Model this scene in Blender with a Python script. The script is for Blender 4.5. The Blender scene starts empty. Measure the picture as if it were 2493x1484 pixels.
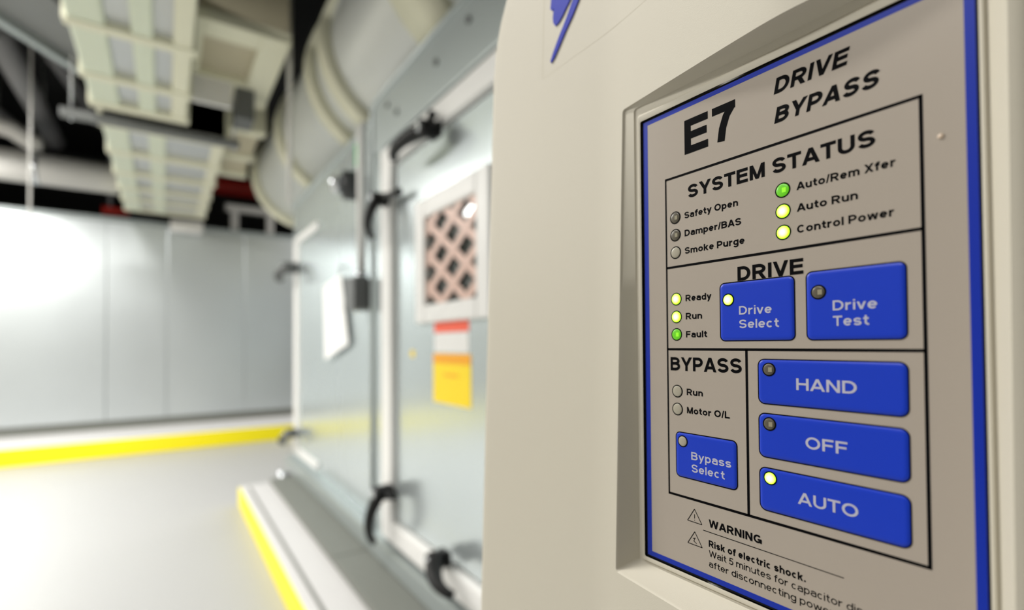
import bpy, bmesh, math, random
from mathutils import Vector, Matrix
random.seed(7)
S = bpy.context.scene
COL = S.collection
H = 1.25                                  # lens height above the floor

# ------------------------------------------------------------------ camera
F_PX, CY_PX = 1239.75, 815.67
YAW, PITCH, ROLL = 0.598051, 0.0172314, -0.0064607
fw = Vector((math.sin(YAW) * math.cos(PITCH), math.cos(YAW) * math.cos(PITCH), math.sin(PITCH)))
r0 = Vector((math.cos(YAW), -math.sin(YAW), 0)); u0 = r0.cross(fw)
cr, sr = math.cos(ROLL), math.sin(ROLL)
rt = r0 * cr + u0 * sr; up = u0 * cr - r0 * sr
cd = bpy.data.cameras.new('camera'); cam = bpy.data.objects.new('camera', cd); COL.objects.link(cam)
cam.matrix_world = Matrix(((rt.x, up.x, -fw.x, 0), (rt.y, up.y, -fw.y, 0), (rt.z, up.z, -fw.z, H), (0, 0, 0, 1)))
cd.sensor_width = 36; cd.lens = F_PX / 2493 * 36; cd.shift_y = (CY_PX - 742) / 2493
cd.clip_start = 0.01; cd.clip_end = 100
cd.dof.use_dof = True; cd.dof.focus_distance = 0.202; cd.dof.aperture_fstop = 4.7
S.camera = cam

# ------------------------------------------------------------------ view, world, lamps
S.view_settings.view_transform = 'Standard'; S.view_settings.look = 'None'
S.view_settings.gamma = 1; S.view_settings.use_curve_mapping = False
S.view_settings.exposure = 0.0
W = bpy.data.worlds.new('world'); S.world = W; W.use_nodes = True
W.node_tree.nodes['Background'].inputs[0].default_value = (0.9, 0.95, 1, 1)
W.node_tree.nodes['Background'].inputs[1].default_value = 0.0

def lamp(name, loc, sx, sy, power, col=(1, 0.98, 0.93), rot=(0, 0, 0)):
    d = bpy.data.lights.new(name, 'AREA'); d.shape = 'RECTANGLE'; d.size = sx; d.size_y = sy
    d.energy = power; d.color = col
    o = bpy.data.objects.new(name, d); o.location = loc; o.rotation_euler = rot; COL.objects.link(o)
    return o
LAMPS = [(-2.1, 4.0), (-2.1, 6.2)]
for lx, ly in LAMPS:
    lamp('fluorescent_or_fill_lamp', (lx, ly, H + 2.02), 0.5, 1.5, 145)
lamp('fluorescent_or_fill_lamp', (-2.1, 0.5, H + 1.9), 0.5, 1.5, 46)  # added fill lamp out of view, lifts the cabinet and its recess bevel
lamp('fluorescent_or_fill_lamp', (-0.75, 1.7, H + 2.3), 0.3, 1.4, 85)  # added lamp above the view, evens out light on floor and units
lamp('fluorescent_or_fill_lamp', (2.75, 6.6, H + 2.3), 0.4, 1.4, 70)  # added lamp hidden behind the unit, brightens the far housing's right part

# ------------------------------------------------------------------ materials
def lin(c):
    return tuple((x / 255 / 12.92 if x / 255 <= 0.04045 else ((x / 255 + 0.055) / 1.055) ** 2.4) for x in c) + (1,)
MATS = {}
def mat(name, rgb, rough=0.5, metal=0.0, emit=None, estr=0, noise=None, bump=None, spec=None, coat=0):
    m = bpy.data.materials.new(name); m.use_nodes = True
    nt = m.node_tree; b = nt.nodes['Principled BSDF']
    b.inputs['Base Color'].default_value = lin(rgb)
    b.inputs['Roughness'].default_value = rough; b.inputs['Metallic'].default_value = metal
    if spec is not None: b.inputs['Specular IOR Level'].default_value = spec
    if coat: b.inputs['Coat Weight'].default_value = coat; b.inputs['Coat Roughness'].default_value = 0.1
    if emit:
        b.inputs['Emission Color'].default_value = lin(emit); b.inputs['Emission Strength'].default_value = estr
    if noise or bump:
        tc = nt.nodes.new('ShaderNodeTexCoord')
    if noise:                                   # (scale, amount)
        n = nt.nodes.new('ShaderNodeTexNoise'); n.inputs['Scale'].default_value = noise[0]; n.inputs['Detail'].default_value = 4
        nt.links.new(tc.outputs['Object'], n.inputs['Vector'])
        mx = nt.nodes.new('ShaderNodeMixRGB'); a = noise[1]
        c = lin(rgb)
        mx.inputs[1].default_value = tuple(max(0, x * (1 - a)) for x in c[:3]) + (1,)
        mx.inputs[2].default_value = tuple(min(1, x * (1 + a)) for x in c[:3]) + (1,)
        nt.links.new(n.outputs['Fac'], mx.inputs[0]); nt.links.new(mx.outputs[0], b.inputs['Base Color'])
    if bump:                                    # (scale, strength, distance)
        n = nt.nodes.new('ShaderNodeTexNoise'); n.inputs['Scale'].default_value = bump[0]; n.inputs['Detail'].default_value = 2
        nt.links.new(tc.outputs['Object'], n.inputs['Vector'])
        bp = nt.nodes.new('ShaderNodeBump'); bp.inputs['Strength'].default_value = bump[1]; bp.inputs['Distance'].default_value = bump[2]
        nt.links.new(n.outputs['Fac'], bp.inputs['Height']); nt.links.new(bp.outputs[0], b.inputs['Normal'])
    MATS[name] = m
    return m
M_cover = mat('beige_powder_coat', (190, 184, 169), 0.6, bump=(2500, 0.25, 0.0002))
M_over = mat('overlay_grey', (162, 152, 141), 0.32, spec=0.4)
M_blue = mat('overlay_blue', (10, 42, 158), 0.35, spec=0.25)
M_btn = mat('button_blue', (16, 54, 184), 0.3, spec=0.3)
M_ink = mat('black_ink', (4, 4, 6), 0.7, spec=0.05)
M_btext = mat('pale_print', (176, 176, 192), 0.4)
M_dark = mat('dark_gap', (12, 12, 12), 0.6)
M_leddk = mat('led_window_dark', (84, 78, 66), 0.25)
M_ledlt = mat('led_window_pale', (160, 154, 138), 0.25)
M_ledsq = mat('led_die', (140, 134, 112), 0.3)
M_leddim = mat('led_green_dim', (70, 130, 20), 0.3, emit=(90, 190, 10), estr=0.7)
M_leddimsq = mat('led_green_die', (120, 200, 40), 0.3, emit=(140, 230, 20), estr=0.6)
M_screw = mat('pale_screw', (200, 180, 160), 0.3)
M_badge = mat('logo_blue', (6, 32, 165), 0.5, spec=0.15)
M_galv = mat('galvanised_steel', (212, 221, 223), 0.22, 0.65, noise=(2.0, 0.05))
M_galvfar = mat('galvanised_wall', (206, 212, 214), 0.3, 0.6, noise=(1.2, 0.06), bump=(0.9, 0.12, 0.05))
M_ahu2 = mat('ahu_rail_grey', (172, 180, 180), 0.35, 0.4)
M_white = mat('white_profile', (236, 235, 233), 0.4)
M_gasket = mat('grey_gasket', (120, 120, 116), 0.6)
M_black = mat('black_plastic', (9, 9, 10), 0.5, spec=0.3)
M_sensor = mat('sensor_body_dark', (52, 54, 56), 0.5)
M_grey = mat('grey_plastic', (96, 98, 98), 0.45)
M_steel = mat('bright_steel', (215, 218, 222), 0.25, 0.8)
M_floor = mat('epoxy_floor', (170, 170, 170), 0.42, noise=(0.7, 0.04), spec=0.5)
M_pad = mat('pad_concrete', (205, 203, 203), 0.5, noise=(3, 0.04))
M_padedge = mat('pad_paint_grey', (200, 203, 204), 0.5)
M_yellow = mat('safety_yellow', (255, 238, 10), 0.4)
M_base = mat('dark_base_steel', (118, 120, 114), 0.6)
M_ceil = mat('dark_deck', (22, 22, 24), 0.9)
M_wall = mat('dark_wall', (58, 58, 58), 0.8)
M_wallr = mat('painted_block_wall', (150, 148, 142), 0.7)
M_cream = mat('duct_flange_cream', (232, 230, 206), 0.5)
M_green = mat('duct_rail_green', (220, 227, 206), 0.5)
M_duct = mat('duct_panel_grey', (200, 203, 205), 0.3, 0.4)
M_round = mat('round_duct_grey', (226, 229, 226), 0.35, 0.15)
M_beige = mat('duct_wrap_beige', (190, 182, 156), 0.6)
M_strut = mat('strut_grey', (130, 132, 132), 0.5, 0.3)
M_pipew = mat('white_pipe_wrap', (226, 224, 220), 0.5)
M_piped = mat('dark_pipe', (120, 120, 122), 0.5)
M_red = mat('red_paint', (190, 40, 30), 0.5)
M_paper = mat('white_paper', (248, 248, 248), 0.7)
M_green2 = mat('green_sticker', (40, 180, 90), 0.5)
M_ylab = mat('yellow_label', (255, 222, 20), 0.5)
M_olab = mat('orange_band', (250, 170, 10), 0.5)
M_rlab = mat('red_label', (245, 96, 66), 0.5)
M_pink = mat('pink_insulation', (214, 150, 132), 0.8, noise=(14, 0.3))
M_wire = mat('mesh_wire', (220, 186, 172), 0.4)
M_glass = mat('window_glass', (230, 235, 235), 0.03)
M_in = mat('unit_inside_dark', (90, 96, 98), 0.8)
def clear_pane(m):
    nt = m.node_tree; nt.nodes.clear()
    o = nt.nodes.new('ShaderNodeOutputMaterial'); mx = nt.nodes.new('ShaderNodeMixShader'); tr = nt.nodes.new('ShaderNodeBsdfTransparent'); gl = nt.nodes.new('ShaderNodeBsdfGlossy')
    tr.inputs[0].default_value = (.94, .96, .96, 1); gl.inputs['Roughness'].default_value = .05; mx.inputs[0].default_value = .1
    nt.links.new(tr.outputs[0], mx.inputs[1]); nt.links.new(gl.outputs[0], mx.inputs[2]); nt.links.new(mx.outputs[0], o.inputs[0])
clear_pane(M_glass)
def led_lit():
    m = bpy.data.materials.new('led_green_lit'); m.use_nodes = True; nt = m.node_tree; b = nt.nodes['Principled BSDF']
    tc = nt.nodes.new('ShaderNodeTexCoord'); mp = nt.nodes.new('ShaderNodeMapping'); gr = nt.nodes.new('ShaderNodeTexGradient'); gr.gradient_type = 'SPHERICAL'
    mp.inputs['Scale'].default_value = (360, 360, 360)
    nt.links.new(tc.outputs['Object'], mp.inputs['Vector']); nt.links.new(mp.outputs[0], gr.inputs[0])
    cr_ = nt.nodes.new('ShaderNodeValToRGB'); e = cr_.color_ramp.elements
    e[0].position = 0.05; e[0].color = (0.22, 0.9, 0.0, 1); e[1].position = 0.75; e[1].color = (1, 1, 0.72, 1)
    k = cr_.color_ramp.elements.new(0.3); k.color = (0.55, 1, 0.02, 1)
    nt.links.new(gr.outputs['Fac'], cr_.inputs[0]); nt.links.new(cr_.outputs[0], b.inputs['Emission Color'])
    b.inputs['Emission Strength'].default_value = 1.6; b.inputs['Base Color'].default_value = (0.3, 0.8, 0.05, 1)
    return m
M_ledlit = led_lit()

# ------------------------------------------------------------------ mesh helpers
class MB:
    def __init__(s): s.v = []; s.f = []; s.m = []; s.sm = []; s.mi = 0; s.smooth = False
    def add(s, vs, fs):
        k = len(s.v); s.v += [Vector(p) for p in vs]
        for f in fs: s.f.append([k + i for i in f]); s.m.append(s.mi); s.sm.append(s.smooth)
        return s
    def box(s, a, b, bev=0.0):
        x0, y0, z0 = [min(p, q) for p, q in zip(a, b)]; x1, y1, z1 = [max(p, q) for p, q in zip(a, b)]
        if bev <= 0:
            s.add([(x0, y0, z0), (x1, y0, z0), (x1, y1, z0), (x0, y1, z0), (x0, y0, z1), (x1, y0, z1), (x1, y1, z1), (x0, y1, z1)],
                  [(0, 3, 2, 1), (4, 5, 6, 7), (0, 1, 5, 4), (1, 2, 6, 5), (2, 3, 7, 6), (3, 0, 4, 7)])
            return s
        bm = bmesh.new(); bmesh.ops.create_cube(bm, size=1)
        for v in bm.verts: v.co = Vector(((x0 + x1) / 2 + v.co.x * (x1 - x0), (y0 + y1) / 2 + v.co.y * (y1 - y0), (z0 + z1) / 2 + v.co.z * (z1 - z0)))
        bmesh.ops.bevel(bm, geom=bm.edges[:], offset=min(bev, (x1 - x0) * .45, (y1 - y0) * .45, (z1 - z0) * .45), segments=2, affect='EDGES', profile=0.5)
        bm.verts.index_update()
        s.add([v.co.copy() for v in bm.verts], [[v.index for v in f.verts] for f in bm.faces]); bm.free()
        return s
    def tube(s, pts, rad, n=14, caps=True, flat=1.0):
        pts = [Vector(p) for p in pts]; rr = rad if isinstance(rad, (list, tuple)) else [rad] * len(pts)
        old = s.smooth; vs = []; fs = []
        t0 = (pts[1] - pts[0]).normalized(); ref = Vector((0, 0, 1)) if abs(t0.z) < 0.9 else Vector((0, 1, 0))
        nrm = (ref - t0 * ref.dot(t0)).normalized()
        for i, p in enumerate(pts):
            t = (pts[min(i + 1, len(pts) - 1)] - pts[max(i - 1, 0)]).normalized()
            nrm = (nrm - t * nrm.dot(t)).normalized(); bi = t.cross(nrm)
            for k in range(n):
                a = 2 * math.pi * k / n
                vs.append(p + (nrm * math.cos(a) * flat + bi * math.sin(a)) * rr[i])
        for i in range(len(pts) - 1):
            for k in range(n):
                fs.append((i * n + k, i * n + (k + 1) % n, (i + 1) * n + (k + 1) % n, (i + 1) * n + k))
        s.smooth = True; s.add(vs, fs); s.smooth = False
        if caps:
            L = (len(pts) - 1) * n
            s.add([vs[k] for k in range(n)], [list(range(n))[::-1]]); s.add([vs[L + k] for k in range(n)], [list(range(n))])
        s.smooth = old
        return s
    def prism(s, poly, d):                       # poly: 3-D points, d: extrusion vector
        poly = [Vector(p) for p in poly]; n = len(poly); d = Vector(d)
        s.add(poly + [p + d for p in poly], [list(range(n))[::-1], list(range(n, 2 * n))] + [(i, (i + 1) % n, n + (i + 1) % n, n + i) for i in range(n)])
        return s
    def loops(s, loops, closed=True):            # skin between loops of equal length
        n = len(loops[0]); vs = [p for L in loops for p in L]; fs = []
        for i in range(len(loops) - 1):
            for k in range(n if closed else n - 1):
                fs.append((i * n + k, i * n + (k + 1) % n, (i + 1) * n + (k + 1) % n, (i + 1) * n + k))
        s.add(vs, fs); return s
    def build(s, name, m, parent=None, recalc=True, origin=None):
        me = bpy.data.meshes.new(name)
        off = Vector((0, 0, 0))
        if origin is not None: off = Vector(origin)
        elif parent is None:
            xs = [v.x for v in s.v]; ys = [v.y for v in s.v]; zs = [v.z for v in s.v]
            off = Vector(((min(xs) + max(xs)) / 2, (min(ys) + max(ys)) / 2, min(zs)))
        pw = Vector((0, 0, 0)); p = parent
        while p is not None: pw += p.location; p = p.parent
        if parent is not None and origin is None: off = pw.copy()
        me.from_pydata([v - off for v in s.v], [], s.f)
        for mm in (m if isinstance(m, (list, tuple)) else [m]): me.materials.append(mm)
        me.polygons.foreach_set('material_index', s.m); me.polygons.foreach_set('use_smooth', s.sm)
        if recalc:
            bm = bmesh.new(); bm.from_mesh(me); bmesh.ops.remove_doubles(bm, verts=bm.verts, dist=1e-6)
            bmesh.ops.recalc_face_normals(bm, faces=bm.faces[:]); bm.to_mesh(me); bm.free()
        me.update()
        o = bpy.data.objects.new(name, me); COL.objects.link(o)
        o.parent = parent; o.location = off - pw
        return o
def thing(name, label, cat, loc, group=None):
    o = bpy.data.objects.new(name, None); o.empty_display_size = 0.05; COL.objects.link(o); o.location = loc
    return tag(o, label, cat, group)
def tag(o, label, cat, group=None):
    o['label'] = label; o['category'] = cat
    if group: o['group'] = group
    return o
def struct(o): o['kind'] = 'structure'; return o
def lab(o, t): o['label'] = t; return o
def P(x, y, z): return Vector((x, y, z + H))      # heights measured from the lens

# ------------------------------------------------------------------ the room
struct(MB().box((-3.3, -3.3, -0.1), (3.6, 11.3, 0)).build('floor', M_floor))
struct(MB().box((-3.3, -3.3, H + 3.2), (3.6, 11.3, H + 3.3)).build('ceiling', M_ceil))
struct(MB().box((-3.3, 11.0, 0), (3.6, 11.3, H + 3.2)).build('wall_far', M_wall))
struct(MB().box((-3.3, -3.3, 0), (-3.0, 11.0, H + 3.2)).build('wall_left', M_wallr))
struct(MB().box((3.3, -3.3, 0), (3.6, 11.0, H + 3.2)).build('wall_right', M_wall))
struct(MB().box((-3.0, -3.3, 0), (3.3, -3.0, H + 3.2)).build('wall_back', M_wallr))
struct(MB().box((0.43, -3.0, 0), (0.60, 0.36, H + 3.2)).build('wall_near', M_wallr))

# ------------------------------------------------------------------ lettering: stroke-drawn sans
def arc(cx, cy, rx, ry, a0, a1, n=14):
    return [(cx + rx * math.cos(math.radians(a0 + (a1 - a0) * i / n)), cy + ry * math.sin(math.radians(a0 + (a1 - a0) * i / n))) for i in range(n + 1)]
def glyph(c, w):
    """ink width, ribbon strokes, horizontally cut diagonals, side trim"""
    h = w / 2; x = 0.74; st = []; dg = []; trim = 0.0
    def bowl(W, y0, y1, k=0.5):
        return [(h, y1)] + arc(W * k, (y0 + y1) / 2, W - h - W * k, (y1 - y0) / 2, 90, -90) + [(h, y0)]
    def arch(x0, x1, top, spring, foot): 
        return arc((x0 + x1) / 2, spring, (x1 - x0) / 2, top - spring, 180, 0) + [(x1, foot)]
    def ess(W, t):
        m = t / 2
        return arc(W / 2, (t - h + m) / 2, W / 2 - h * 1.1, (t - h - m) / 2, 15, 270, 20)[:-1] + arc(W / 2, (m + h) / 2, W / 2 - h, (m - h) / 2, 90, -165, 20)
    if c == 'E': W = .76; st = [[(h, 0), (h, 1)], [(h, 1 - h), (W, 1 - h)], [(h, .52), (W * .95, .52)], [(h, h), (W, h)]]
    elif c == 'F': W = .72; st = [[(h, 0), (h, 1)], [(h, 1 - h), (W, 1 - h)], [(h, .5), (W * .92, .5)]]
    elif c == 'L': W = .72; st = [[(h, 0), (h, 1)], [(h, h), (W, h)]]
    elif c == 'H': W = .84; st = [[(h, 0), (h, 1)], [(W - h, 0), (W - h, 1)], [(h, .52), (W - h, .52)]]
    elif c == 'I': W = w; st = [[(h, 0), (h, 1)]]
    elif c == 'D': W = .86; st = [[(h, 0), (h, 1)], bowl(W, h, 1 - h, .42)]
    elif c == 'P': W = .8; st = [[(h, 0), (h, 1)], bowl(W, .42, 1 - h, .5)]
    elif c == 'R': W = .86; st = [[(h, 0), (h, 1)], bowl(W * .97, .45, 1 - h, .5)]; dg = [(W * .52, .45, W - h * 1.1, 0, 1)]
    elif c == 'B': W = .84; st = [[(h, 0), (h, 1)], bowl(W * .95, .53, 1 - h, .5), bowl(W, h, .53, .5)]
    elif c == 'V': W = .92; dg = [(h * 1.1, 1, W / 2, 0, 1), (W - h * 1.1, 1, W / 2, 0, 1)]; trim = .05
    elif c == 'A': W = .98; dg = [(h * 1.1, 0, W / 2, 1, 1), (W - h * 1.1, 0, W / 2, 1, 1)]; st = [[(W * .25, .29), (W * .75, .29)]]; trim = .05
    elif c == 'Y': W = .94; dg = [(h * 1.15, 1, W / 2, .4, 1), (W - h * 1.15, 1, W / 2, .4, 1)]; st = [[(W / 2, 0), (W / 2, .45)]]; trim = .05
    elif c == 'X': W = .9; dg = [(h * 1.2, 1, W - h * 1.2, 0, 1), (h * 1.2, 0, W - h * 1.2, 1, 1)]; trim = .03
    elif c == 'M': W = .98; st = [[(h, 0), (h, 1)], [(W - h, 0), (W - h, 1)]]; dg = [(h * 1.1, 1, W / 2, 0, .9), (W - h * 1.1, 1, W / 2, 0, .9)]
    elif c == 'N': W = .84; st = [[(h, 0), (h, 1)], [(W - h, 0), (W - h, 1)]]; dg = [(h * 1.1, 1, W - h * 1.1, 0, .95)]
    elif c == 'W': W = 1.32; dg = [(h * 1.1, 1, W * .27, 0, .95), (W * .27, 0, W * .5, 1, .95), (W * .5, 1, W * .73, 0, .95), (W * .73, 0, W - h * 1.1, 1, .95)]; trim = .03
    elif c == 'T': W = .8; st = [[(0, 1 - h), (W, 1 - h)], [(W / 2, 0), (W / 2, 1)]]; trim = .04
    elif c == 'U': W = .84; st = [[(h, 1)] + arc(W / 2, .38, W / 2 - h, .38 - h, 180, 360) + [(W - h, 1)]]
    elif c == 'S': W = .82; st = [ess(W, 1)]
    elif c == 'C': W = .9; st = [arc(W / 2, .5, W / 2 - h, .5 - h, 42, 318, 26)]
    elif c == 'G': W = .94; st = [arc(W / 2, .5, W / 2 - h, .5 - h, 42, 322, 26), [(W * .52, .43), (W, .43)], [(W - h * .8, .48), (W - h * .8, .03)]]
    elif c == 'O': W = .98; st = [arc(W / 2, .5, W / 2 - h, .5 - h, 0, 360, 32)]
    elif c == '7': W = .68; st = [[(0, 1 - h), (W, 1 - h)], [(W - h * .75, 1 - h), (W * .62, .66), (W * .46, .36), (W * .38, 0)]]
    elif c == '5': W = .68; st = [[(W * .94, 1 - h), (W * .22, 1 - h)], [(W * .25, 1), (W * .16, .46)], arc(W * .46, .33, W * .54 - h, .33 - h, 145, -155, 18)]
    elif c == 'a': W = .7; st = [arc(W * .5, .5, W * .5 - h, x - h - .5, 165, 0) + [(W - h, 0)], [(W - h, .43)] + arc(W * .42, (.43 + h) / 2, W * .42 - h, (.43 - h) / 2, 90, 270) + [(W - h, h)]]
    elif c == 'c': W = .66; st = [arc(W / 2, x / 2, W / 2 - h, x / 2 - h, 45, 315, 22)]
    elif c in 'dgp':
        W = .72; st = [arc(W / 2, x / 2, W / 2 - h, x / 2 - h, 0, 360, 26)]
        if c == 'd': st.append([(W - h, 0), (W - h, 1)])
        if c == 'p': st.append([(h, -.28), (h, x)])
        if c == 'g': st.append([(W - h, x), (W - h, -.02)] + arc(W / 2, -.02, W / 2 - h, .2, 0, -160)[1:])
    elif c == 'e': W = .7; st = [arc(W / 2, x / 2, W / 2 - h, x / 2 - h, 0, 318, 24), [(h, x / 2), (W - h * .6, x / 2)]]
    elif c == 'o': W = .74; st = [arc(W / 2, x / 2, W / 2 - h, x / 2 - h, 0, 360, 26)]
    elif c == 'f': W = .44; st = [[(.2, 0), (.2, .8)] + arc(W + .02, .8, W - .18, 1 - h - .8, 180, 90), [(0, x - h), (W, x - h)]]
    elif c == 't': W = .44; st = [[(.2, .95), (.2, .26)] + arc(W + .02, .26, W - .18, .26 - h, 180, 270), [(0, x - h), (W, x - h)]]
    elif c == 'h': W = .7; st = [[(h, 0), (h, 1)], arch(h, W - h, x - h, .42, 0)]
    elif c == 'n': W = .7; st = [[(h, 0), (h, x)], arch(h, W - h, x - h, .42, 0)]
    elif c == 'u': W = .7; st = [[(W - h, 0), (W - h, x)], [(h, x), (h, .32)] + arc(W / 2, .32, W / 2 - h, .32 - h, 180, 360)]
    elif c == 'm': W = 1.1; st = [[(h, 0), (h, x)], arch(h, W / 2, x - h, .45, 0), arch(W / 2, W - h, x - h, .45, 0)]
    elif c == 'r': W = .46; st = [[(h, 0), (h, x)], arc(W, .4, W - h, x - h - .4, 180, 92)]
    elif c == 's': W = .66; st = [ess(W, x)]
    elif c == 'i': W = w; st = [[(h, 0), (h, x)], [(h, 1 - w * .85), (h, 1)]]
    elif c == 'l': W = w; st = [[(h, 0), (h, 1)]]
    elif c == 'k': W = .7; st = [[(h, 0), (h, 1)]]; dg = [(w * .9, .3, W - h * 1.3, x, 1), (W * .45, .46, W - h * 1.2, 0, 1)]
    elif c == 'v': W = .7; dg = [(h * 1.1, x, W / 2, 0, 1), (W - h * 1.1, x, W / 2, 0, 1)]; trim = .03
    elif c == 'w': W = 1.04; dg = [(h * 1.1, x, W * .27, 0, .92), (W * .27, 0, W * .5, x, .92), (W * .5, x, W * .73, 0, .92), (W * .73, 0, W - h * 1.1, x, .92)]; trim = .03
    elif c == 'y': W = .74; dg = [(h * 1.1, x, W * .52, 0, 1), (W - h * 1.1, x, W * .3, -.28, 1)]; trim = .03
    elif c == '/': W = .38; dg = [(h * .7, -.02, W - h * .7, 1.02, .8)]; trim = .03
    elif c == '.': W = w; st = [[(h, 0), (h, w)]]
    else: W = .3
    return W, st, dg, trim
def ribbon(pts, w):
    n = len(pts); L = []; Rr = []
    for i, p in enumerate(pts):
        a = pts[max(i - 1, 0)]; b = pts[min(i + 1, n - 1)]
        def un(q, r):
            d = math.hypot(r[0] - q[0], r[1] - q[1]) or 1e-9
            return (-(r[1] - q[1]) / d, (r[0] - q[0]) / d)
        if i == 0: m = un(p, b)
        elif i == n - 1: m = un(a, p)
        else:
            m1 = un(a, p); m2 = un(p, b); s = (m1[0] + m2[0], m1[1] + m2[1]); q = math.hypot(*s) or 1e-9
            s = (s[0] / q, s[1] / q); k = max(0.5, s[0] * m1[0] + s[1] * m1[1]); m = (s[0] / k, s[1] / k)
        L.append((p[0] + m[0] * w / 2, p[1] + m[1] * w / 2)); Rr.append((p[0] - m[0] * w / 2, p[1] - m[1] * w / 2))
    return [(L[i], L[i + 1], Rr[i + 1], Rr[i]) for i in range(n - 1)]
def text_quads(s, w, gap=.13):
    out = []; cx = 0
    for i, c in enumerate(s):
        if c == ' ': cx += .34; continue
        W, st, dg, tr = glyph(c, w)
        cx -= tr if i else 0
        lay = 0                                  # every stroke a hair above the last, so that crossings stay clean
        for q in st:
            out += [[(cx + a, b, lay) for a, b in quad] for quad in ribbon(q, w)]; lay += 1
        for (x0, y0, x1, y1, k) in dg:
            hw = w * k / 2 * math.hypot(x1 - x0, y1 - y0) / abs(y1 - y0)
            out.append([(cx + x0 - hw, y0, lay), (cx + x0 + hw, y0, lay), (cx + x1 + hw, y1, lay), (cx + x1 - hw, y1, lay)]); lay += 1
        cx += W + gap - tr
    return out, cx - gap

# ------------------------------------------------------------------ the drive bypass cabinet (sizes in millimetres)
PX = 183.15                                      # overlay plane
def ov(y, z, d=0.0): return P((PX - d) / 1000, y / 1000, z / 1000)
def xface(y, z):
    g = max(0.0, 10.9 - 0.112 * math.sqrt((y - 90) ** 2 + 64))
    if g < 1.5: g = 1.5 * math.exp((g - 1.5) / 1.5) if g > 0 else 1.5 * math.exp(-1 - 0.02 * max(0, abs(y - 90) - 97))
    roll = 14 * (1 - math.exp(-((34 - y) / 14) ** 2)) if y < 34 else 0.0      # near edge of the cover rolls back
    return PX - g - 0.035 * (112 - z) + roll
CAB = thing('bypass_cabinet', 'beige electrical cabinet with recessed grey and blue drive bypass control panel', 'electrical cabinet', P(0.30, 0.13, -0.38))
def rrect(y0, y1, z0, z1, rads, n=30, m=8):
    """outline points; rads for corners (y1,z1),(y0,z1),(y0,z0),(y1,z0); equal counts for any size"""
    pts = []; cs = [(y1, z1, 0), (y0, z1, 90), (y0, z0, 180), (y1, z0, 270)]
    arcs = []
    for (cy, cz, a), r in zip(cs, rads):
        oy = cy - r if a in (0, 270) else cy + r; oz = cz - r if a in (0, 90) else cz + r
        arcs.append([(oy + r * math.cos(math.radians(a + 90 * i / m)), oz + r * math.sin(math.radians(a + 90 * i / m))) for i in range(m + 1)])
    for i in range(4):
        pts += arcs[i]; a = arcs[i][-1]; b = arcs[(i + 1) % 4][0]
        pts += [(a[0] + (b[0] - a[0]) * k / n, a[1] + (b[1] - a[1]) * k / n) for k in range(1, n)]
    return pts
LIP = (34.8, 170.6, -106, 112)
def cover_mesh():
    lip = rrect(*LIP, [1.6, 1.6, 1.6, 1.6]); out = rrect(-60, 296, -380, 276, [95, 40, 40, 95])
    loops = []
    def pt(y, z, x): return P(x / 1000, y / 1000, z / 1000)
    # side and rim fillet
    for k, (ins, dx) in enumerate([(0, 236), (0, 6), (0.4, 3.4), (1.7, 1.2), (3.6, 0.15)]):
        L = rrect(-60 + ins, 296 - ins, -380 + ins, 276 - ins, [95 - ins, 40 - ins, 40 - ins, 95 - ins])
        loops.append([pt(y, z, xface(y, z) + dx if dx < 100 else 425) for y, z in L])
    inn = rrect(-60 + 6, 296 - 6, -380 + 6, 276 - 6, [89, 34, 34, 89])
    for k in range(0, 45):
        t = k / 44; t = t ** 0.8
        loops.append([pt(a[0] + (b[0] - a[0]) * t, a[1] + (b[1] - a[1]) * t, xface(a[0] + (b[0] - a[0]) * t, a[1] + (b[1] - a[1]) * t)) for a, b in zip(inn, lip)])
    def ring(y0, y1, z0, z1, r, fx):
        return [pt(y, z, fx(y, z)) for y, z in rrect(y0, y1, z0, z1, [r] * 4)]
    loops.append(ring(LIP[0] + .35, LIP[1] - .35, LIP[2] + .3, LIP[3] - .12, 1.5, lambda y, z: xface(y, z) + .25))
    loops.append(ring(LIP[0] + .7, LIP[1] - .8, LIP[2] + .7, LIP[3] - .3, 1.4, lambda y, z: xface(y, z) + 1.0))
    loops.append(ring(39.3, 164.3, -101.0, 110.2, 1.6, lambda y, z: PX - .9))
    loops.append(ring(39.6, 163.9, -100.4, 109.9, 1.5, lambda y, z: PX - .3))
    loops.append(ring(39.9, 162.4, -99.8, 106.6, 1.2, lambda y, z: PX - .15))
    loops.append(ring(40.1, 162.0, -99.4, 105.9, 1.2, lambda y, z: PX - .8))
    loops.append(ring(40.5, 161.6, -99.0, 105.3, 1.0, lambda y, z: PX - 1.15))
    loops.append(ring(41.0, 161.0, -98.0, 103.6, 1.0, lambda y, z: PX - 1.15))
    loops.append(ring(41.4, 160.4, -97.3, 102.8, .8, lambda y, z: PX - .9))
    mb = MB(); mb.smooth = True; mb.loops(loops)
    o = mb.build('cover', M_cover, CAB)
    return o
COVER = cover_mesh()
md = COVER.modifiers.new('edge', 'EDGE_SPLIT'); md.split_angle = math.radians(28)
# dark joint between bead and overlay
g = MB(); g.box(ov(41.2, -97.4, -.6), ov(160.6, 103.0, -1.6)); g.build('panel_recess', M_dark, CAB)
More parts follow.
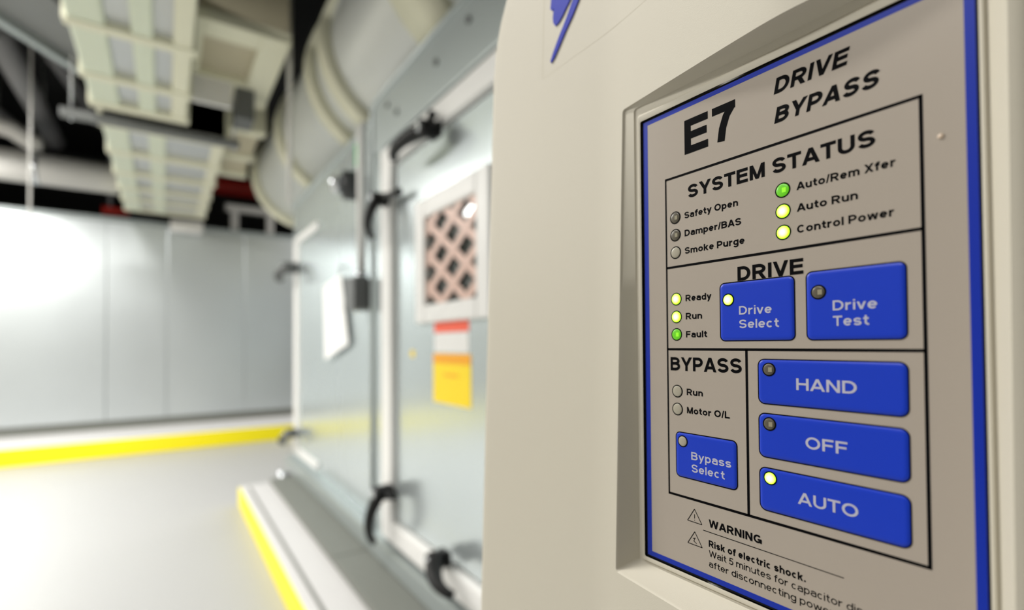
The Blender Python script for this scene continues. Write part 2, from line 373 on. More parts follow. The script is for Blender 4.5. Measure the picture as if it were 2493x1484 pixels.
# overlay sheet with its blue border
OB = (42.3, 159.4, -96.4, 101.9); OI = (44.7, 156.9, -94.2, 100.0)
g = MB(); g.box(ov(OB[0], OB[2], 0), ov(OB[1], OB[3], -.55)); OVER = g.build('control_overlay', M_over, CAB)
lab(OVER, 'grey control overlay with blue border')
def flat(parent, name, m, quads, d, thick=0.0):
    mb = MB()
    for q in quads:
        mb.add([ov(p[0], p[1], d + (p[2] * .012 if len(p) > 2 else 0)) for p in q], [list(range(len(q)))])
    me = mb.build(name, m, parent, recalc=False)
    for p in me.data.polygons:                    # face the aisle
        if p.normal.x > 0: p.flip()
    return me
def rq(y0, y1, z0, z1): return [(y0, z0), (y1, z0), (y1, z1), (y0, z1)]
flat(OVER, 'blue_border', M_blue, [rq(OB[0], OI[0], OB[2], OB[3]), rq(OI[1], OB[1], OB[2], OB[3]), rq(OI[0], OI[1], OI[3], OB[3]), rq(OI[0], OI[1], OB[2], OI[2])], .03)
t2 = .5
fr = [rq(54.8 - t2, 54.8 + t2, -65.5 - t2, 72 + t2), rq(147 - t2 * .8, 147 + t2 * .8, -65.5 - t2, 72 + t2)]
for zz in (72.0, 33.0, -2.7, -65.5): fr.append(rq(54.8, 147, zz - t2, zz + t2))
fr.append(rq(110.2 - t2, 110.2 + t2, -65.5, -2.7))
flat(OVER, 'frame_line', M_ink, fr, .05)
def letter(parent, s, yl, yr, zb, cap, w=.2, d=.06, m=None, slant=0.0, name='lettering'):
    q, tw = text_quads(s, w); wid = (yl - yr) if yr is not None else tw * cap * .93
    return flat(parent, name, m or M_ink, [[(yl - a / tw * wid - slant * b * cap, zb + b * cap, k) for a, b, k in quad] for quad in q], d)
letter(OVER, 'E7', 136.9, 113.4, 80.2, 14.6, .215)
letter(OVER, 'DRIVE', 98.2, 74.2, 90.2, 5.7, .225, slant=.2)
letter(OVER, 'BYPASS', 98.2, 65.6, 79.5, 5.7, .225, slant=.2)
letter(OVER, 'SYSTEM STATUS', 135.5, 66.5, 61.3, 5.5, .215)
letter(OVER, 'DRIVE', 113.4, 88.8, 23.8, 5.5, .215)
letter(OVER, 'BYPASS', 145.5, 112.2, -11.9, 5.8, .205)
for s, yl, yr, zb in [('Safety Open', 137.4, 112.8, 53.0), ('Damper/BAS', 137.4, 111.6, 45.4), ('Smoke Purge', 137.4, 110.3, 37.9),
                      ('Auto/Rem Xfer', 90.7, 61.3, 53.3), ('Auto Run', 90.7, 71.6, 45.7), ('Control Power', 90.7, 61.9, 38.2),
                      ('Ready', 137.3, 125.0, 17.7), ('Run', 137.3, 129.4, 10.0), ('Fault', 137.3, 127.2, 2.3), ('Run', 137.3, 129.5, -22.1), ('Motor O/L', 137.3, 117.5, -29.8)]:
    letter(OVER, s, yl, yr, zb, 2.75, .205)
letter(OVER, 'WARNING', 127.5, 105.3, -74.8, 3.1, .215)
letter(OVER, 'Risk of electric shock.', 127.6, 89.7, -82.8, 2.7, .215)
letter(OVER, 'Wait 5 minutes for capacitor discharge', 127.6, 60.0, -86.7, 2.6, .13)
letter(OVER, 'after disconnecting power supply.', 127.6, 67.5, -90.9, 2.6, .13)
flat(OVER, 'warning_rule', M_ink, [rq(77.6, 130.2, -77.05, -76.75)], .05)
def tri(yc, zb, sz, bolt):
    a, b, c = (yc + sz * .58, zb), (yc - sz * .58, zb), (yc, zb + sz * .92)
    q = []
    for p, r in ((a, b), (b, c), (c, a)): q += ribbon([p, r], .32)
    if bolt: q += ribbon([(yc + .9, zb + 2.5), (yc - .1, zb + 2.9), (yc + .5, zb + 1.5), (yc - .9, zb + .8)], .3)
    else: q += ribbon([(yc, zb + 3.4), (yc, zb + 1.6)], .32) + ribbon([(yc, zb + 1.1), (yc, zb + .75)], .32)
    flat(OVER, 'warning_triangle', M_ink, q, .05)
tri(134.2, -74.9, 6.0, False); tri(134.2, -84.3, 6.0, True)

def disc(mb, yc, zc, r, d0, d1, n=28, dome=0.0):
    ring = [(yc + r * math.cos(2 * math.pi * k / n), zc + r * math.sin(2 * math.pi * k / n)) for k in range(n)]
    L = [[ov(y, z, d0) for y, z in ring], [ov(y, z, d1) for y, z in ring]]
    if dome:
        for f_, dd in ((.92, .35), (.75, .65), (.5, .87), (.22, .98)):
            L.append([ov(yc + (y - yc) * f_, zc + (z - zc) * f_, d1 + dome * dd) for y, z in ring])
    mb.smooth = bool(dome); mb.loops(L); mb.smooth = False
    k = len(mb.v) - n
    mb.f.append(list(range(k, k + n))); mb.m.append(mb.mi); mb.sm.append(bool(dome))
def indicator(parent, yc, zc, state, base=0.0, r=2.3, name='indicator_light', txt=None):
    ctr = ov(yc, zc, base)
    mb = MB(); disc(mb, yc, zc, r + .45, base - .02, base + .07)
    rim = mb.build(name, M_ink, parent, origin=ctr)
    lm = {'lit': M_ledlit, 'dim': M_leddim, 'dark': M_leddk, 'pale': M_ledlt}[state]
    mb = MB(); disc(mb, yc, zc, r, base + .07, base + .12, dome=.55 if state == 'lit' else .25)
    if state in ('dim', 'dark'):
        mb.mi = 1; mb.box(ov(yc + .1, zc - .9, base + .3), ov(yc - 1.3, zc + .8, base + .42)); mb.mi = 0
    tgt = rim if parent in (CAB, OVER) else parent
    ln = mb.build('lens', [lm, M_leddimsq if state == 'dim' else M_ledsq], rim, origin=ctr) if parent is CAB else None
    if ln is None:
        ln = mb.build('led', [lm, M_ledsq], parent, origin=ctr)
    lab(rim if parent is CAB else ln, txt)
    return rim
for yc, zc, stt, txt in [(142.1, 54.4, 'dark', 'dark indicator beside Safety Open'), (142.1, 46.8, 'dark', 'dark indicator beside Damper/BAS'), (142.1, 39.2, 'pale', 'pale unlit indicator beside Smoke Purge'),
                    (95.5, 54.6, 'dim', 'dim green indicator beside Auto/Rem Xfer'), (95.5, 47.0, 'lit', 'glowing green indicator beside Auto Run'), (95.5, 39.4, 'lit', 'glowing green indicator beside Control Power'),
                    (142.1, 19.0, 'lit', 'glowing green indicator beside Ready'), (142.1, 11.3, 'lit', 'glowing green indicator beside drive Run'), (142.1, 3.7, 'dim', 'dim green indicator beside Fault'),
                    (142.1, -20.8, 'pale', 'pale unlit indicator beside bypass Run'), (142.1, -28.5, 'pale', 'pale unlit indicator beside Motor O/L')]:
    indicator(CAB, yc, zc, stt, txt=txt)
def button(y1, y0, z1, z0, led, ledpos, lines, cap, rad=2.2, txt=None):
    mb = MB()
    def rr(i, d): return [ov(y, z, d) for y, z in rrect(y0 + i, y1 - i, z0 + i, z1 - i, [max(.3, rad - i)] * 4, n=4, m=6)]
    mb.mi = 1; mb.loops([rr(0, .02), rr(0, .1), rr(.42, .12)])
    mb.mi = 0; mb.smooth = True; mb.loops([rr(.42, .12), rr(.75, .32), rr(1.2, .42), rr(1.8, .45)]); mb.smooth = False
    k = len(mb.v); top = rr(1.8, .45); mb.add(top, [list(range(len(top)))])
    b = mb.build('push_button', [M_btn, M_ink], CAB); lab(b, txt)
    indicator(b, ledpos[0], ledpos[1], led, base=.46, r=2.05, name='led_rim', txt=('glowing green' if led == 'lit' else 'unlit') + ' button light')
    for s, yl, yr, zb in lines: letter(b, s, yl, yr, zb, cap, .17, d=.5, m=M_btext)
button(121.2, 91.7, 23.7, .5, 'lit', (117.2, 16.8), [('Drive', 112.7, 99.9, 10.7), ('Select', 112.7, 97.4, 5.5)], 3.3, txt='blue Drive Select button')
button(88.1, 58.9, 24.3, .5, 'dark', (83.8, 16.9), [('Drive', 79.4, 66.6, 10.4), ('Test', 79.4, 69.0, 5.3)], 3.3, txt='blue Drive Test button')
button(105.8, 58.9, -6.0, -22.8, 'dark', (101.3, -9.9), [('HAND', 91.6, 72.7, -16.7)], 4.1, 2.6, txt='blue HAND button')
button(105.8, 58.9, -25.9, -42.4, 'dark', (101.4, -29.8), [('OFF', 88.8, 75.7, -36.6)], 4.1, 2.6, txt='blue OFF button')
button(105.8, 58.9, -45.8, -61.9, 'lit', (101.4, -49.5), [('AUTO', 91.7, 72.9, -56.2)], 4.1, 2.6, txt='blue AUTO button with lit light')
button(143.2, 114.4, -38.0, -57.4, 'pale', (139.3, -41.9), [('Bypass', 135.1, 116.9, -48.9), ('Select', 135.0, 119.8, -54.0)], 3.3, txt='blue Bypass Select button')
mb = MB(); disc(mb, 50.3, 58.6, .75, -.02, .2, dome=.3); mb.build('screw', M_screw, CAB)

# the blue logo plate above the panel
def fp(y, z, d): return P((xface(y, z) - d) / 1000, y / 1000, z / 1000)
def pxface(px, py):
    d = rt * (px - 1246.5) - up * (py - CY_PX) + fw * F_PX
    X = 178.0
    for _ in range(12):
        q = d * (X / d.x); X = xface(q.y, q.z)
    return q.y, q.z
mb = MB()
L0 = [pxface(1326, 0), pxface(1321, 193)]
y_l, z_b = L0[1]
BY0, BY1, BZ0, BZ1 = y_l - 92, y_l, z_b, z_b + 62
for a, b in (((BY1, BZ0), (BY1, BZ1)), ((BY1, BZ0), (BY0, BZ0 + 0.0)), ((BY0, BZ0), (BY0, BZ1)), ((BY0, BZ1), (BY1, BZ1))):
    n = 10
    for (p, r, s2, q) in ribbon([(a[0] + (b[0] - a[0]) * k / n, a[1] + (b[1] - a[1]) * k / n) for k in range(n + 1)], .35 if a[0] == b[0] else .12):
        mb.add([fp(*p, .04), fp(*r, .04), fp(*s2, .04), fp(*q, .04)], [(0, 1, 2, 3)])
PLATE = mb.build('logo_outline', mat('plate_groove', (176, 166, 142), 0.6), CAB, recalc=False)
def stroke(poly):
    mb = MB(); mb.prism([fp(y, z, .05) for y, z in poly], Vector((-.0007, 0, 0))); return mb.build('logo_stroke', M_badge, CAB)
s1 = [pxface(*p) for p in [(1344, 0), (1352, 0), (1350, 22), (1346, 27), (1342, 24)]]
s2 = [pxface(*p) for p in [(1352, 0), (1390, 0), (1381, 18), (1372, 38), (1362, 56), (1354, 64), (1349, 57), (1348, 44), (1350, 26)]]
s3 = [pxface(*p) for p in [(1397, 0), (1411, 0), (1396, 38), (1378, 78), (1364, 112), (1352, 140), (1344, 154), (1342, 150), (1349, 128), (1362, 92), (1378, 52)]]
for s_ in (s1, s2, s3):
    # continue each stroke upward on the plate above the frame
    ext = []
    y0_, z0_ = s_[0]; y1_, z1_ = s_[1]
    up_l = (y0_ - .28 * 40 , z0_ + 40); up_r = (y1_ - .42 * 40, z1_ + 40)
    stroke([up_l, up_r] + s_[1:] + [s_[0]])

# ------------------------------------------------------------------ equipment pads with yellow edges
def pad(x0, x1, y0, y1, ztop, face, label):
    t = thing('equipment_pad', label, 'equipment pad', P((x0 + x1) / 2, (y0 + y1) / 2, -H))
    g = MB(); g.box(P(x0 + .012, y0 + .012, -H), P(x1, y1 - (.012 if face == 'x' else 0), ztop - .003), .01); g.build('slab', M_pad, t)
    g = MB()
    if face == 'x':
        g.box(P(x0, y0 + .02, -H + .002), P(x0 + .013, y1 - .02, ztop - .012), .004)
        g.build('yellow_stripe', M_yellow, t)
        g = MB(); g.box(P(x0 + .06, y0 + .05, ztop - .004), P(x0 + .078, y1 - .08, ztop - .001)); g.build('edge_joint', M_gasket, t)
    else:
        g.box(P(x0 + .02, y0, -H + .002), P(x1 - .02, y0 + .013, ztop - .012), .004); g.build('yellow_stripe', M_yellow, t)
    return t
PADN = -1.10; PADF = -1.05
pad(.48, 3.0, .65, 4.55, PADN, 'x', 'raised grey concrete pad with yellow edge under the near air handling unit')
pad(-3.0, 3.25, 7.35, 10.9, PADF, 'y', 'long raised concrete pad with bright yellow edge along the far metal housing')

# ------------------------------------------------------------------ far metal housing
FY = 8.25
t = thing('plenum_housing', 'large shiny galvanised metal housing across the far end of the room', 'metal housing', P(0, 9.4, PADF))
g = MB(); g.box(P(-2.95, FY + .03, PADF), P(3.2, 10.6, PADF + .11)); g.build('base_rail', M_base, t)
edges = [-2.95, -1.75, -.62, .02, .95, 2.0, 3.2]
for a, b in zip(edges, edges[1:]):
    g = MB(); g.box(P(a + .002, FY, PADF + .11), P(b - .002, FY + .05, 1.60), .006); g.build('casing_panel', M_galvfar, t)
g = MB(); g.box(P(-2.95, FY + .051, PADF + .11), P(3.2, 10.6, 1.58)); g.build('casing_body', M_ahu2, t)
g = MB(); g.box(P(-2.95, FY - .015, 1.602), P(3.2, FY + .10, 1.66), .008); g.build('top_rail', M_ahu2, t)

# ------------------------------------------------------------------ lever handle of an access door
def sweep(pts, n=12):
    out = []
    for i in range(n + 1):
        u = i / n; a = [Vector(p) for p in pts]
        while len(a) > 1: a = [p.lerp(q, u) for p, q in zip(a, a[1:])]
        out.append(a[0])
    return out
def handle(parent, X, y, z, ly, lz, size=1.0, m=None, arm=None):
    """pivot at (y,z) on the door face X; lever runs (ly,lz) away, bowing out from the face"""
    m = m or M_black
    g = MB(); g.box(P(X - .022 * size, y - .035 * size, z - .028 * size), P(X, y + .035 * size, z + .028 * size), .006 * size)
    h = g.build('door_handle', m, parent); lab(h, 'black lever handle' if m is M_black else 'grey lever handle')
    g = MB(); g.tube([P(X - .02 * size, y, z), P(X - .08 * size, y, z)], [.034 * size, .03 * size], 16); g.build('pivot_knob', m, h)
    L = math.hypot(ly, lz); o = .05 * size
    pts = sweep([P(X - o, y, z), P(X - o - .05 * size, y + ly * .35, z + lz * .35), P(X - o - .06 * size, y + ly * .75, z + lz * .75), P(X - o - .015 * size, y + ly, z + lz)], 12)
    g = MB(); g.tube(pts, [(.036 - .020 * i / 12) * size for i in range(13)], 12, flat=.8); g.build('lever', m, h)
    if arm:
        g = MB(); a = P(X - .03 * size, y, z); b = P(X - .02 * size, y + arm[0], z + arm[1])
        g.tube(sweep([a, a.lerp(b, .5) + Vector((-.015, 0, 0)), b], 6), [.02 * size, .018 * size, .016 * size, .015 * size, .014 * size, .014 * size, .018 * size], 10); g.build('latch_arm', m, h)
    g = MB(); g.tube([P(X - .08 * size, y, z), P(X - .088 * size, y, z)], .018 * size, 12); g.build('cap_screw', M_steel, h)
    return h

# ------------------------------------------------------------------ air handling unit, far section
AX = .95
U1 = thing('air_handling_unit', 'silver air handling unit section behind, with paper sheet and round sensor on it', 'air handling unit', P(1.6, 3.75, PADN))
g = MB(); g.box(P(AX - .25, 2.66, PADN), P(2.2, 4.50, PADN + .03), .006); g.build('base_rail', M_base, U1)
g = MB(); g.box(P(AX - .07, 2.66, PADN + .03), P(2.2, 4.86, PADN + .13), .01); g.build('bottom_rail', M_ahu2, U1)
g = MB(); g.box(P(AX, 2.66, PADN + .12), P(2.2, 4.86, 1.24), .01); g.build('casing', M_galv, U1)
g = MB(); g.box(P(AX - .012, 2.66, 1.225), P(2.2, 4.87, 1.275), .012); g.build('top_rail', M_ahu2, U1)
g = MB(); g.box(P(AX - .022, 4.60, -.885), P(AX + .002, 4.76, .90), .01); g.build('corner_post', M_white, U1)
for zz, s_ in ((.90, 1), (-.90, -1)):
    g = MB(); g.box(P(AX - .022, 3.95, zz - .03), P(AX + .002, 4.76, zz + .03), .01); g.build('door_edge', M_white, U1)
g = MB(); g.box(P(AX - .008, 2.75, -.86), P(AX + .002, 4.58, .86), .006); g.build('access_door', M_galv, U1)
handle(U1, AX - .02, 4.62, .66, .12, -.10, 1.5, M_grey)
handle(U1, AX - .02, 4.62, -.74, .10, -.10, 1.2, M_grey)
g = MB(); g.box(P(AX - .003, 2.93, 1.08), P(AX + .001, 3.07, 1.215)); lab(g.build('sticker', M_green2, U1), 'green sticker')
g = MB(); g.box(P(AX - .011, 2.92, .20), P(AX - .007, 3.04, .36)); lab(g.build('sticker', M_ylab, U1), 'yellow sticker')

# ------------------------------------------------------------------ air handling unit, near section
BX = .93
U2 = thing('air_handling_unit', 'silver air handling unit section with windowed access door and black levers, just behind the cabinet', 'air handling unit', P(1.6, 1.6, PADN))
g = MB(); g.box(P(AX - .25, .70, PADN), P(2.2, 2.655, PADN + .03), .006); g.build('base_rail', M_base, U2)
g = MB(); g.box(P(BX - .05, .70, PADN + .03), P(2.2, 2.655, PADN + .13), .01); g.build('bottom_rail', M_ahu2, U2)
# casing with an opening behind the window
WY0, WY1, WZ0, WZ1 = 1.53, 1.96, .165, .53
for (a, b) in (((2.04, -.99), (2.655, 1.26)), ((.70, -.99), (1.45, 1.26)), ((1.45, .60), (2.04, 1.26)), ((1.45, -.99), (2.04, .10))):
    g = MB(); g.box(P(BX, a[0], a[1]), P(BX + .05, b[0], b[1])); g.build('casing', M_galv, U2)
g = MB(); g.box(P(BX + .6, .70, -.99), P(2.2, 2.655, 1.26)); g.build('inner_casing', M_in, U2)
for ya, yb in ((.70, .74), (2.61, 2.655)):
    g = MB(); g.box(P(BX + .05, ya, -.99), P(BX + .6, yb, 1.26)); g.build('end_panel', M_galv, U2)
g = MB(); g.box(P(BX + .05, .74, 1.22), P(BX + .6, 2.61, 1.26)); g.build('roof_panel', M_galv, U2)
g = MB(); g.box(P(BX - .02, .70, 1.0), P(BX + .002, 2.655, 1.275), .012); lab(g.build('top_panel', M_ahu2, U2), 'grey top band')
g = MB(); g.tube([P(BX - .02, .70, 1.275), P(BX - .02, 2.58, 1.275), P(BX - .02, 2.615, 1.265), P(BX - .02, 2.633, 1.24), P(BX - .02, 2.638, -.99)], .016, 10); g.build('edge_trim', M_ahu2, U2)
g = MB(); g.box(P(BX - .018, 2.49, -.98), P(BX + .002, 2.64, 1.0), .006); g.build('corner_post', M_galv, U2)
for yy, zz in ((2.42, 1.19), (2.30, 1.11), (1.87, 1.15), (1.60, 1.18), (1.3, 1.15)):
    g = MB(); g.tube([P(BX - .02, yy, zz), P(BX - .028, yy, zz)], .014, 12); g.build('bolt', M_grey, U2)
# the door
g = MB(); g.box(P(BX - .006, .9, -.96), P(BX + .001, 2.485, .985)); g.build('door_gasket', M_gasket, U2)
DR = [(2.33, 2.46, -.94, .965), (.95, 1.08, -.94, .965), (1.08, 2.33, .865, .965), (1.08, 2.33, -.94, -.84)]
for y0, y1, z0, z1 in DR:
    g = MB(); g.box(P(BX - .045, y0, z0), P(BX - .004, y1, z1), .012); g.build('door_frame', M_white, U2)
g = MB()
ring = [(1.09, 2.32, -.83, .855), (1.46, 2.03, .11, .59)]
o_, i_ = ring
for (y0, y1, z0, z1) in ((o_[0], i_[0], o_[2], o_[3]), (i_[1], o_[1], o_[2], o_[3]), (i_[0], i_[1], i_[3], o_[3]), (i_[0], i_[1], o_[2], i_[2])):
    g.box(P(BX - .016, y0, z0), P(BX - .006, y1, z1))
g.build('access_door', M_galv, U2)
g = MB()
for (y0, y1, z0, z1) in ((1.44, WY0, .09, .61), (WY1, 2.05, .09, .61), (WY0, WY1, WZ1, .61), (WY0, WY1, .09, WZ0)):
    g.box(P(BX - .04, y0, z0), P(BX - .002, y1, z1), .008)
WF = g.build('window_frame', M_white, U2)
g = MB(); g.box(P(BX - .012, WY0, WZ0), P(BX - .006, WY1, WZ1)); g.build('window_pane', M_glass, U2)
g = MB(); xm = BX - .026
for k in range(-6, 7):                           # flat diagonal straps of the window guard, clipped to the frame
    for s_ in (1, -1):
        n = 40; dx = .002 if s_ > 0 else 0
        for u in range(n):
            za, zb = WZ0 + (WZ1 - WZ0) * u / n, WZ0 + (WZ1 - WZ0) * (u + 1) / n
            q = []
            for z in (za, zb):
                c = WY0 + .06 + k * .2 + s_ * (z - WZ0) * 1.54
                q.append((max(WY0, min(WY1, c)), max(WY0, min(WY1, c + .068))))
            if q[0][1] - q[0][0] > 1e-4 or q[1][1] - q[1][0] > 1e-4:
                g.add([P(xm + dx, q[0][0], za), P(xm + dx, q[0][1], za), P(xm + dx, q[1][1], zb), P(xm + dx, q[1][0], zb)], [(0, 1, 2, 3)])
WM = g.build('safety_mesh', M_wire, U2); lab(WM, 'pinkish diagonal mesh guard')
sd = WM.modifiers.new('gauge', 'SOLIDIFY'); sd.thickness = .0015
g = MB(); g.box(P(BX + .10, 1.30, .36), P(BX + .16, 2.4, 1.0), .01); g.build('insulation', M_pink, U2)
g = MB(); g.box(P(BX + .08, 1.30, -.1), P(BX + .18, 2.4, .34), .01); g.build('inner_baffle', M_duct, U2)
# labels on the door
for z0, z1, m, nm, lb in ((.048, .108, M_rlab, 'warning_label', 'red warning strip'), (-.03, .046, M_white, 'notice_label', 'white notice strip')):
    g = MB(); g.box(P(BX - .0175, 1.62, z0), P(BX - .0155, 1.905, z1)); lab(g.build(nm, m, U2), lb)
g = MB(); g.box(P(BX - .0175, 1.605, -.232), P(BX - .0155, 1.915, -.036)); Y = g.build('caution_label', M_ylab, U2); lab(Y, 'yellow caution label with orange band')
g = MB(); g.box(P(BX - .0185, 1.607, -.075), P(BX - .0172, 1.913, -.038)); g.build('header_band', M_olab, Y)
g = MB(); g.box(P(BX - .0185, 1.70, -.125), P(BX - .0172, 1.82, -.115)); g.build('text_line', M_olab, Y)
g = MB(); g.box(P(BX - .0175, 2.11, -.055), P(BX - .0155, 2.15, -.025)); lab(g.build('sticker', M_ylab, U2), 'small yellow dot sticker')
handle(U2, BX - .045, 1.80, .835, .30, -.03, 1.05, arm=(.01, .07))
handle(U2, BX - .04, 2.37, .70, .03, -.19, 1.0, arm=(-.2, -.01))
handle(U2, BX - .04, 2.32, -.69, .05, -.24, 1.1, arm=(-.08, .0))
handle(U2, BX - .045, 1.74, -.80, -.17, -.06, 1.0, arm=(.09, -.02))

# ------------------------------------------------------------------ things on and beside the units
g = MB(); a = [P(AX - .03, 3.72, .415), P(AX - .03, 3.27, .45), P(AX - .035, 3.10, .006), P(AX - .05, 3.59, -.10)]
g.prism(a, (.003, 0, 0)); SH = thing('paper_sheet', 'white paper sheet hanging tilted on the far air handling unit section', 'paper', P(AX - .03, 3.4, -.1))
g.build('sheet', M_paper, SH)
g = MB(); g.tube([P(AX - .009, 3.25, .50), P(AX - .035, 3.25, .50), P(AX - .04, 3.27, .45)], .006, 8); g.build('hook', M_grey, SH)
g = MB(); JB = thing('junction_box', 'grey junction box at the bottom of a vertical conduit between the unit sections', 'junction box', P(AX - .05, 2.75, .19))
g.box(P(AX - .12, 2.68, .19), P(AX - .002, 2.86, .36), .01); g.build('box', M_grey, JB)
g = MB(); g.box(P(AX - .13, 2.675, .185), P(AX - .12, 2.865, .365), .004); g.build('cover_plate', M_grey, JB)
g = MB(); g.tube([P(AX - .06, 2.77, .36), P(AX - .06, 2.77, .40)], .032, 14); g.build('hub', M_steel, JB)
g = MB(); g.tube([P(AX - .06, 2.77, .40), P(AX - .06, 2.77, 1.18), P(AX - .055, 2.77, 1.20), P(AX - .04, 2.77, 1.22)], .024, 14)
tag(g.build('conduit', M_white, None), 'vertical pale conduit rising from the grey junction box', 'conduit')
SG = thing('round_sensor', 'dark round sensor with a bright end cap sticking out of the far unit section', 'sensor', P(AX, 3.05, .93))
g = MB(); g.tube([P(AX, 3.0, .945), P(AX - .09, 3.03, .945)], .085, 24); g.build('body', M_sensor, SG)
g = MB(); g.tube([P(AX - .09, 3.03, .945), P(AX - .15, 3.05, .945)], [.055, .05], 24); g.build('end_cap', M_steel, SG)
g = MB(); g.tube([P(.70, 3.72, .97), P(.70, 3.72, 3.2)], .017, 12)
tag(g.build('conduit', M_pipew, None), 'thin pale vertical pipe hanging beside the far top corner of the unit', 'pipe')
DV = thing('drain_pipe', 'grey round drain pipe end at the bottom far corner of the unit', 'drain pipe', P(.9, 4.72, PADN - .05))
g = MB(); g.tube([P(1.3, 4.72, PADN - .04), P(.82, 4.72, PADN - .04)], .05, 20); g.build('pipe', M_grey, DV)
g = MB(); g.tube([P(.85, 4.72, PADN - .04), P(.80, 4.72, PADN - .04)], .075, 20); g.build('end_fitting', M_steel, DV)

# ------------------------------------------------------------------ overhead ducts
def rect_duct(name, label, x0, x1, y0, y1, z0, z1, rails, ribs):
    t = thing(name, label, 'duct', P((x0 + x1) / 2, (y0 + y1) / 2, z0))
    g = MB(); g.box(P(x0 + .01, y0, z0 + .03), P(x1 - .01, y1, z1)); g.build('duct_body', M_duct, t)
    for a, b, m in rails:
        g = MB(); g.box(P(a, y0, z0), P(b, y1, z0 + .06), .012); g.build('rail', m, t)
    for y, w in ribs:
        g = MB(); g.box(P(x0 - .02, y, z0 - .012), P(x1 + .02, y + w, z1 + .03), .01); g.build('flange', M_cream, t)
    return t
rect_duct('rectangular_duct', 'long greenish cream duct with two lengthwise rails overhead, nearest the lens', -.43, .125, .9, 4.62, 1.7, 2.1,
          [(-.43, -.27, M_green), (-.16, -.06, M_green), (.03, .125, M_cream)], [(1.6, .07), (2.5, .07), (3.42, .08), (4.05, .08), (4.50, .10)])
rect_duct('rectangular_duct', 'farther cream duct with wider grille end beyond the dark hanger bar', -.41, .42, 4.86, 7.9, 1.7, 2.1,
          [(-.41, -.25, M_green), (-.12, .0, M_green), (.33, .42, M_cream)], [(4.86, .12), (5.55, .10), (6.2, .09), (6.8, .08), (7.3, .08), (7.82, .08)])
t = thing('duct_hanger', 'dark horizontal hanger bar under the overhead rectangular ducts', 'hanger', P(0, 4.74, 1.64))
g = MB(); g.box(P(-.62, 4.70, 1.63), P(.5, 4.77, 1.69), .006); g.build('strut_bar', M_strut, t)
for xx in (-.56, .46):
    g = MB(); g.tube([P(xx, 4.735, 1.61), P(xx, 4.735, 3.2)], .008, 8); g.build('threaded_rod', M_steel, t)
# box terminal
t = thing('air_terminal_box', 'square framed duct box with brownish underside hanging beside the cream duct', 'duct box', P(.42, 3.6, 1.9))
g = MB(); g.box(P(.17, 3.52, 2.0), P(.66, 4.60, 2.4)); g.build('duct_body', M_beige, t)
for x0, y0, x1, y1 in ((.15, 3.5, .19, 4.62), (.50, 3.5, .67, 4.62), (.19, 3.5, .50, 3.70), (.19, 4.24, .50, 4.62)):
    g = MB(); g.box(P(x0, y0, 1.95), P(x1, y1, 2.02), .008); g.build('flange', M_cream, t)
g = MB(); g.box(P(.15, 4.26, 1.76), P(.40, 4.30, 1.955), .006); lab(g.build('access_panel', M_white, t), 'white access panel')
g = MB(); g.box(P(.43, 4.30, 1.72), P(.56, 4.55, 1.955), .006); lab(g.build('damper_motor', M_grey, t), 'dark grey motor box')
t = thing('branch_duct', 'beige branch duct between the rectangular and the round ducts', 'duct', P(.58, 5.6, 1.85))
g = MB(); g.box(P(.46, 4.9, 1.88), P(.70, 6.3, 2.3), .01); g.build('duct_body', M_beige, t)
for yy in (4.88, 5.6, 6.2):
    g = MB(); g.box(P(.44, yy, 1.85), P(.73, yy + .12, 2.33), .01); g.build('flange', M_cream, t)
# round duct over the units
t = thing('round_duct', 'big round banded duct running above the air handling units', 'round duct', P(1.3, 4.3, 1.33))
g = MB(); g.tube([P(1.3, .4, 1.85), P(1.3, 6.06, 1.85)], .5, 48); g.build('duct_body', M_round, t)
for yy, w in ((1.9, .3), (3.05, .16), (3.42, .14), (4.55, .16), (5.9, .17)):
    g = MB(); g.tube([P(1.3, yy, 1.85), P(1.3, yy + w, 1.85)], .545, 48); g.build('band', M_cream, t)
# white pipe across the far end
t = thing('insulated_pipe', 'fat white insulated pipe crossing below the dark ceiling above the far housing', 'pipe', P(-1.6, 7.5, 1.78))
g = MB(); g.tube([P(-2.9, 7.5, 1.95), P(-.46, 7.5, 1.95)], .165, 24); g.build('pipe_wrap', M_pipew, t)
for xx in (-2.2, -1.2):
    g = MB(); g.tube([P(xx, 7.5, 1.95), P(xx + .06, 7.5, 1.95)], .173, 24); g.build('band', M_steel, t)
g = MB(); g.tube([P(-2.9, 7.4, 2.42), P(-1.7, 7.4, 2.38), P(-1.35, 7.4, 2.30), P(-1.2, 7.42, 2.2), P(-1.15, 7.45, 2.215)], .09, 16)
tag(g.build('pipe', M_pipew, None), 'thinner white pipe bending down onto the fat white pipe', 'pipe')
# dark pipes and grey beam
def onZ(px, py, z):
    d = rt * (px - 1246.5) - up * (py - CY_PX) + fw * F_PX; d = d * (z / d.z); return P(d.x, d.y, z)
for k, (a, b, z, r_) in enumerate([((-20, 60), (135, 345), 2.55, .10), ((-60, 230), (120, 372), 2.75, .06), ((95, 85), (245, 300), 2.95, .08)]):
    a, b = onZ(*a, z), onZ(*b, z); g = MB(); g.tube([a, b], r_, 16)
    t = thing('dark_pipe', ['thick grey pipe slanting under the black ceiling at the far left', 'thin grey pipe slanting low towards the fat white pipe', 'dark pipe slanting closest to the overhead cream duct'][k], 'pipe', (a + b) / 2, 'dark pipes under the ceiling')
    g.build('pipe', M_piped, t)
    for f_ in (.25, .75):
        p = a.lerp(b, f_); g = MB(); g.tube([p + Vector((0, 0, r_ * .8)), Vector((p.x, p.y, H + 3.2))], .01, 8); g.build('hanger_rod', M_strut, t)
a = onZ(-120, -30, 2.1); b = onZ(190, 165, 2.1)
u = (b - a).normalized(); nn = Vector((u.y, -u.x, 0))
if nn.y > 0: nn = -nn
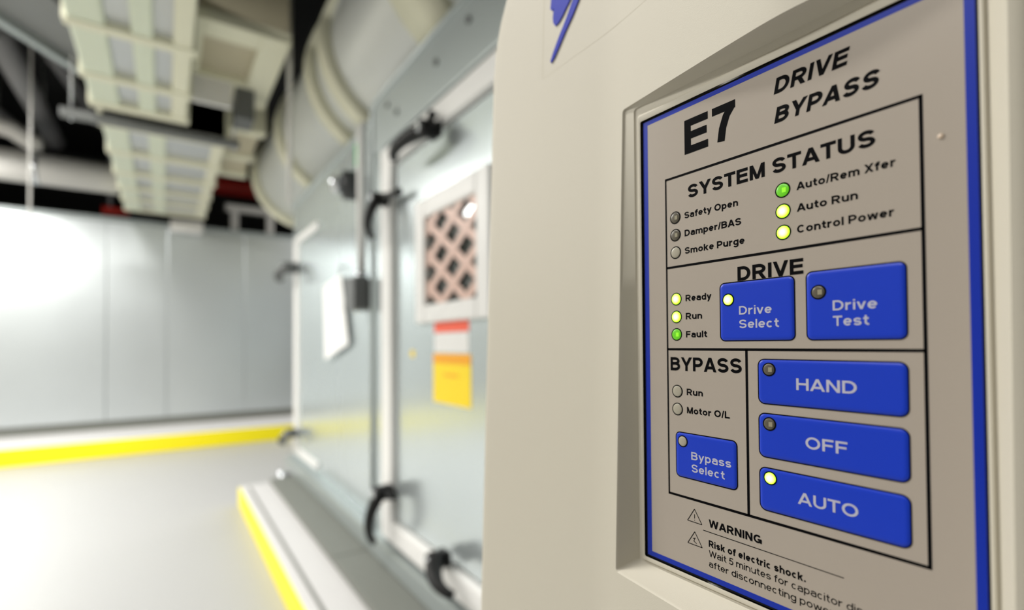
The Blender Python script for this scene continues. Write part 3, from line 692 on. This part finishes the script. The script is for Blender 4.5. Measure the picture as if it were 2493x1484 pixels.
g = MB(); g.prism([a, b, b + nn * .5, a + nn * .5], (0, 0, .3)); GB = thing('ceiling_beam', 'grey flat-bottomed beam under the ceiling, cut by the top left corner', 'beam', a)
g.build('beam_body', M_strut, GB)
g = MB(); g.prism([a, b, b + nn * .06, a + nn * .06], (0, 0, -.05)); g.build('flange', M_ahu2, GB)
# hanging rod, red fittings, lamp box, pale frame
t = thing('hanging_rod', 'thin pale rod hanging from the ceiling in front of the far housing', 'rod', P(-.95, 5.6, .55))
g = MB(); g.tube([P(-.88, 5.4, .62), P(-.88, 5.4, 3.2)], .008, 10); g.build('rod', M_pipew, t)
g = MB(); g.tube([P(-.93, 5.4, .62), P(-.83, 5.4, .62)], .012, 8); g.build('end_hook', M_strut, t)
t = thing('red_pipe', 'dull red pipe above the far housing beside the round duct', 'pipe', P(1.7, 9.3, 2.42))
g = MB(); g.tube([P(.15, 9.3, 2.56), P(3.2, 9.3, 2.56)], .14, 20); g.build('pipe', M_red, t)
for xx in (.6, 1.9, 3.0):
    g = MB(); g.tube([P(xx, 9.3, 2.69), P(xx, 9.3, 3.2)], .012, 8); g.build('hanger_rod', M_strut, t)
t = thing('red_fitting', 'small red pipe fitting above the top edge of the far housing', 'pipe fitting', P(-.6, 8.4, 1.71))
g = MB(); g.tube([P(-.68, 8.4, 1.77), P(-.40, 8.4, 1.77)], .055, 16); g.build('fitting', M_red, t)
g = MB(); g.tube([P(-.6, 8.4, 1.81), P(-.6, 8.4, 3.2)], .02, 10); g.build('drop_pipe', M_piped, t)
t = thing('light_box', 'small white box lamp at the top edge of the far housing', 'lamp', P(.23, 8.15, 1.55))
g = MB(); g.box(P(.05, 8.05, 1.55), P(.42, 8.235, 1.68), .01); g.build('housing', M_pipew, t)
g = MB(); g.box(P(.07, 8.06, 1.535), P(.40, 8.22, 1.555), .004); g.build('diffuser', M_white, t)
t = thing('pipe_stand', 'pale metal support frame standing on top of the far housing', 'support frame', P(1.3, 8.5, 1.66))
g = MB(); g.box(P(.72, 8.45, 1.98), P(1.9, 8.56, 2.08), .008); g.build('cross_bar', M_pipew, t)
for xx in (.84, 1.32, 1.8):
    g = MB(); g.box(P(xx - .05, 8.46, 1.66), P(xx + .05, 8.55, 1.98), .006); g.build('leg', M_pipew, t)
